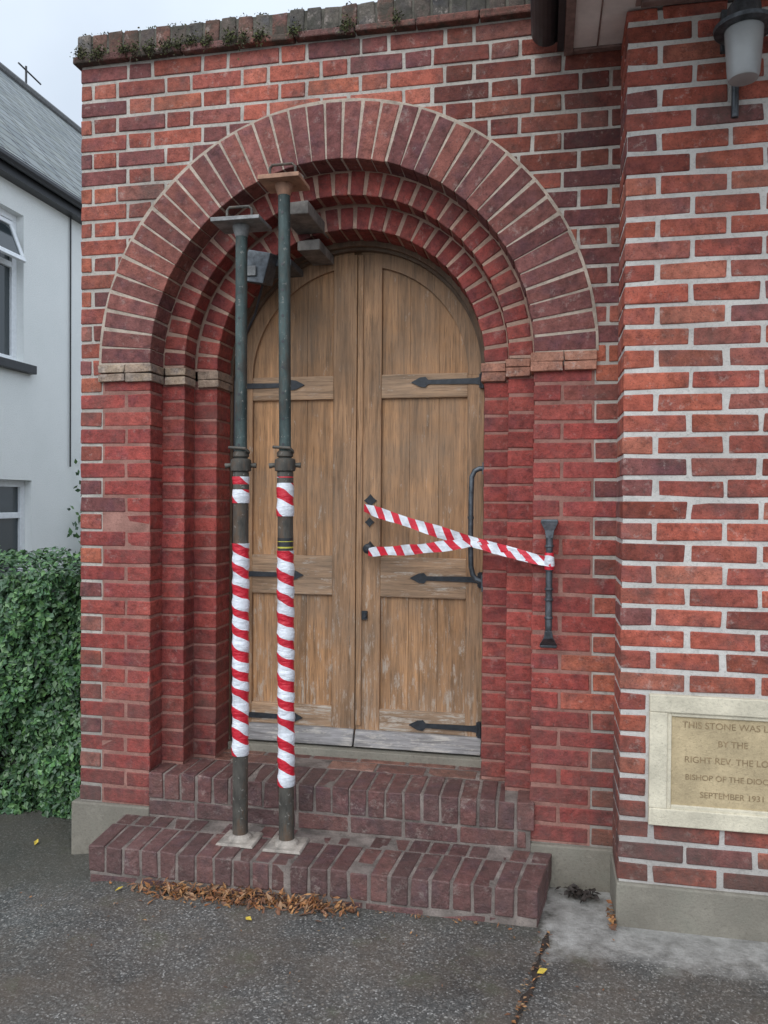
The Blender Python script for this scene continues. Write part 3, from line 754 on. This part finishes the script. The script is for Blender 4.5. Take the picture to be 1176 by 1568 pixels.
t=NT('slate_roof_mat'); v=t.coord((1,1,1)); sp=t.sep(v); cb=t.n('ShaderNodeCombineXYZ'); t.l(sp[1],cb.inputs[0]); t.l(t.math('MULTIPLY',sp[0],1.43),cb.inputs[1])
bt=t.n('ShaderNodeTexBrick'); t.l(cb.outputs[0],bt.inputs['Vector']); bt.inputs['Scale'].default_value=1.0; bt.inputs['Brick Width'].default_value=.32; bt.inputs['Row Height'].default_value=.26; bt.inputs['Mortar Size'].default_value=.018
bt.inputs['Color1'].default_value=(.13,.15,.155,1); bt.inputs['Color2'].default_value=(.23,.25,.25,1); bt.inputs['Mortar'].default_value=(.025,.025,.03,1)
c=t.mix(t.ramp(t.noise(v,4,5,.7),[(.45,0.0),(.7,.6)]),bt.outputs['Color'],(.22,.23,.18))
M_sl=t.fin(c,.65,t.bump(t.math('SUBTRACT',1.0,bt.outputs['Fac']),.9,.03))
r=MB()
for sx_,xa in((1,HXF+.17),(-1,HXF-7.17)):
    xr=HXF-3.5
    r.poly([(xa,-1.2,4.80),(xa,12.2,4.80),(xr,12.2,8.45),(xr,-1.2,8.45)] if sx_>0 else [(xa,-1.2,4.80),(xr,-1.2,8.45),(xr,12.2,8.45),(xa,12.2,4.80)])
r.obj('slate_roof',M_sl,house)
r=MB(); r.tube([(HXF-3.5,-1.2,8.44),(HXF-3.5,12.2,8.44)],.10,10)
r.obj('ridge_tiles',m_plain('ridge_mat',(.12,.12,.12),.8),house)
r=MB(); r.tube([(-6.7,7.05,8.4),(-6.7,7.05,9.1)],.02,6); r.tube([(-6.7,6.75,8.95),(-6.7,7.4,8.95)],.015,6); r.tube([(-6.7,8.9,8.4),(-6.7,8.9,8.85)],.02,6); r.tube([(-6.7,8.7,8.8),(-6.7,9.3,8.75)],.015,6)
r.obj('television_aerials',M_blk,house)

# ------------------------------------------------------------------ world / light
az=math.radians(195); el=math.radians(42)
dirv=Vector((math.sin(az)*math.cos(el),math.cos(az)*math.cos(el),math.sin(el)))
w=bpy.data.worlds.new('World'); scene.world=w; w.use_nodes=True; nt=w.node_tree; nt.nodes.clear()
N_=nt.nodes.new; K=nt.links.new
o=N_('ShaderNodeOutputWorld'); bg=N_('ShaderNodeBackground'); K(bg.outputs[0],o.inputs[0])
sky=N_('ShaderNodeTexSky'); sky.sky_type='NISHITA'; sky.sun_disc=False; sky.sun_elevation=el; sky.sun_rotation=az; sky.dust_density=3
tc=N_('ShaderNodeTexCoord'); nz=N_('ShaderNodeTexNoise'); K(tc.outputs['Generated'],nz.inputs[0]); nz.inputs['Scale'].default_value=2.2; nz.inputs['Detail'].default_value=6
cr_=N_('ShaderNodeValToRGB'); K(nz.outputs[0],cr_.inputs[0]); cr_.color_ramp.elements[0].position=.3; cr_.color_ramp.elements[0].color=(.72,.72,.72,1); cr_.color_ramp.elements[1].position=.62; cr_.color_ramp.elements[1].color=(.97,.97,.97,1)
dp=N_('ShaderNodeVectorMath'); dp.operation='DOT_PRODUCT'; K(tc.outputs['Generated'],dp.inputs[0]); dp.inputs[1].default_value=dirv
m1=N_('ShaderNodeMath'); m1.operation='MAXIMUM'; K(dp.outputs['Value'],m1.inputs[0]); m1.inputs[1].default_value=0
sz=N_('ShaderNodeSeparateXYZ'); K(tc.outputs['Generated'],sz.inputs[0])
m2=N_('ShaderNodeMath'); m2.operation='MULTIPLY'; K(m1.outputs[0],m2.inputs[0]); m2.inputs[1].default_value=1.2
m3=N_('ShaderNodeMath'); m3.operation='MAXIMUM'; K(sz.outputs[2],m3.inputs[0]); m3.inputs[1].default_value=0
m4=N_('ShaderNodeMath'); m4.operation='MULTIPLY'; K(m3.outputs[0],m4.inputs[0]); m4.inputs[1].default_value=.6
m5=N_('ShaderNodeMath'); m5.operation='ADD'; K(m2.outputs[0],m5.inputs[0]); K(m4.outputs[0],m5.inputs[1])
m6=N_('ShaderNodeMath'); m6.operation='ADD'; K(m5.outputs[0],m6.inputs[0]); m6.inputs[1].default_value=.85
vs_=N_('ShaderNodeVectorMath'); vs_.operation='SCALE'; vs_.inputs[0].default_value=(6.2,7.0,8.0); K(m6.outputs[0],vs_.inputs['Scale'])
mx=N_('ShaderNodeMix'); mx.data_type='RGBA'; K(cr_.outputs[0],mx.inputs[0]); K(sky.outputs[0],mx.inputs[6]); K(vs_.outputs[0],mx.inputs[7])
K(mx.outputs[2],bg.inputs[0]); bg.inputs[1].default_value=.12
sd=bpy.data.lights.new('sun','SUN'); sd.energy=1.2; sd.angle=math.radians(45); sd.color=(1,.975,.94)
so=bpy.data.objects.new('sun',sd); scene.collection.objects.link(so)
so.rotation_euler=dirv.to_track_quat('Z','Y').to_euler()

# ------------------------------------------------------------------ camera
yaw,pt,rl=[math.radians(a) for a in(11.368,-.795,.407)]
fwd=Vector((-math.sin(yaw)*math.cos(pt),math.cos(yaw)*math.cos(pt),math.sin(pt))); rt=Vector((math.cos(yaw),math.sin(yaw),0)); up=rt.cross(fwd)
c,s=math.cos(rl),math.sin(rl); r2=rt*c+up*s; u2=-rt*s+up*c
cd=bpy.data.cameras.new('camera'); cam=bpy.data.objects.new('camera',cd); scene.collection.objects.link(cam)
m=Matrix((r2,u2,-fwd)).transposed().to_4x4(); m.translation=Vector((1.986,-3.122,1.493)); cam.matrix_world=m
cd.sensor_fit='VERTICAL'; cd.sensor_height=24; cd.lens=1205/1568*24; cd.clip_start=.05; cd.clip_end=500
scene.camera=cam
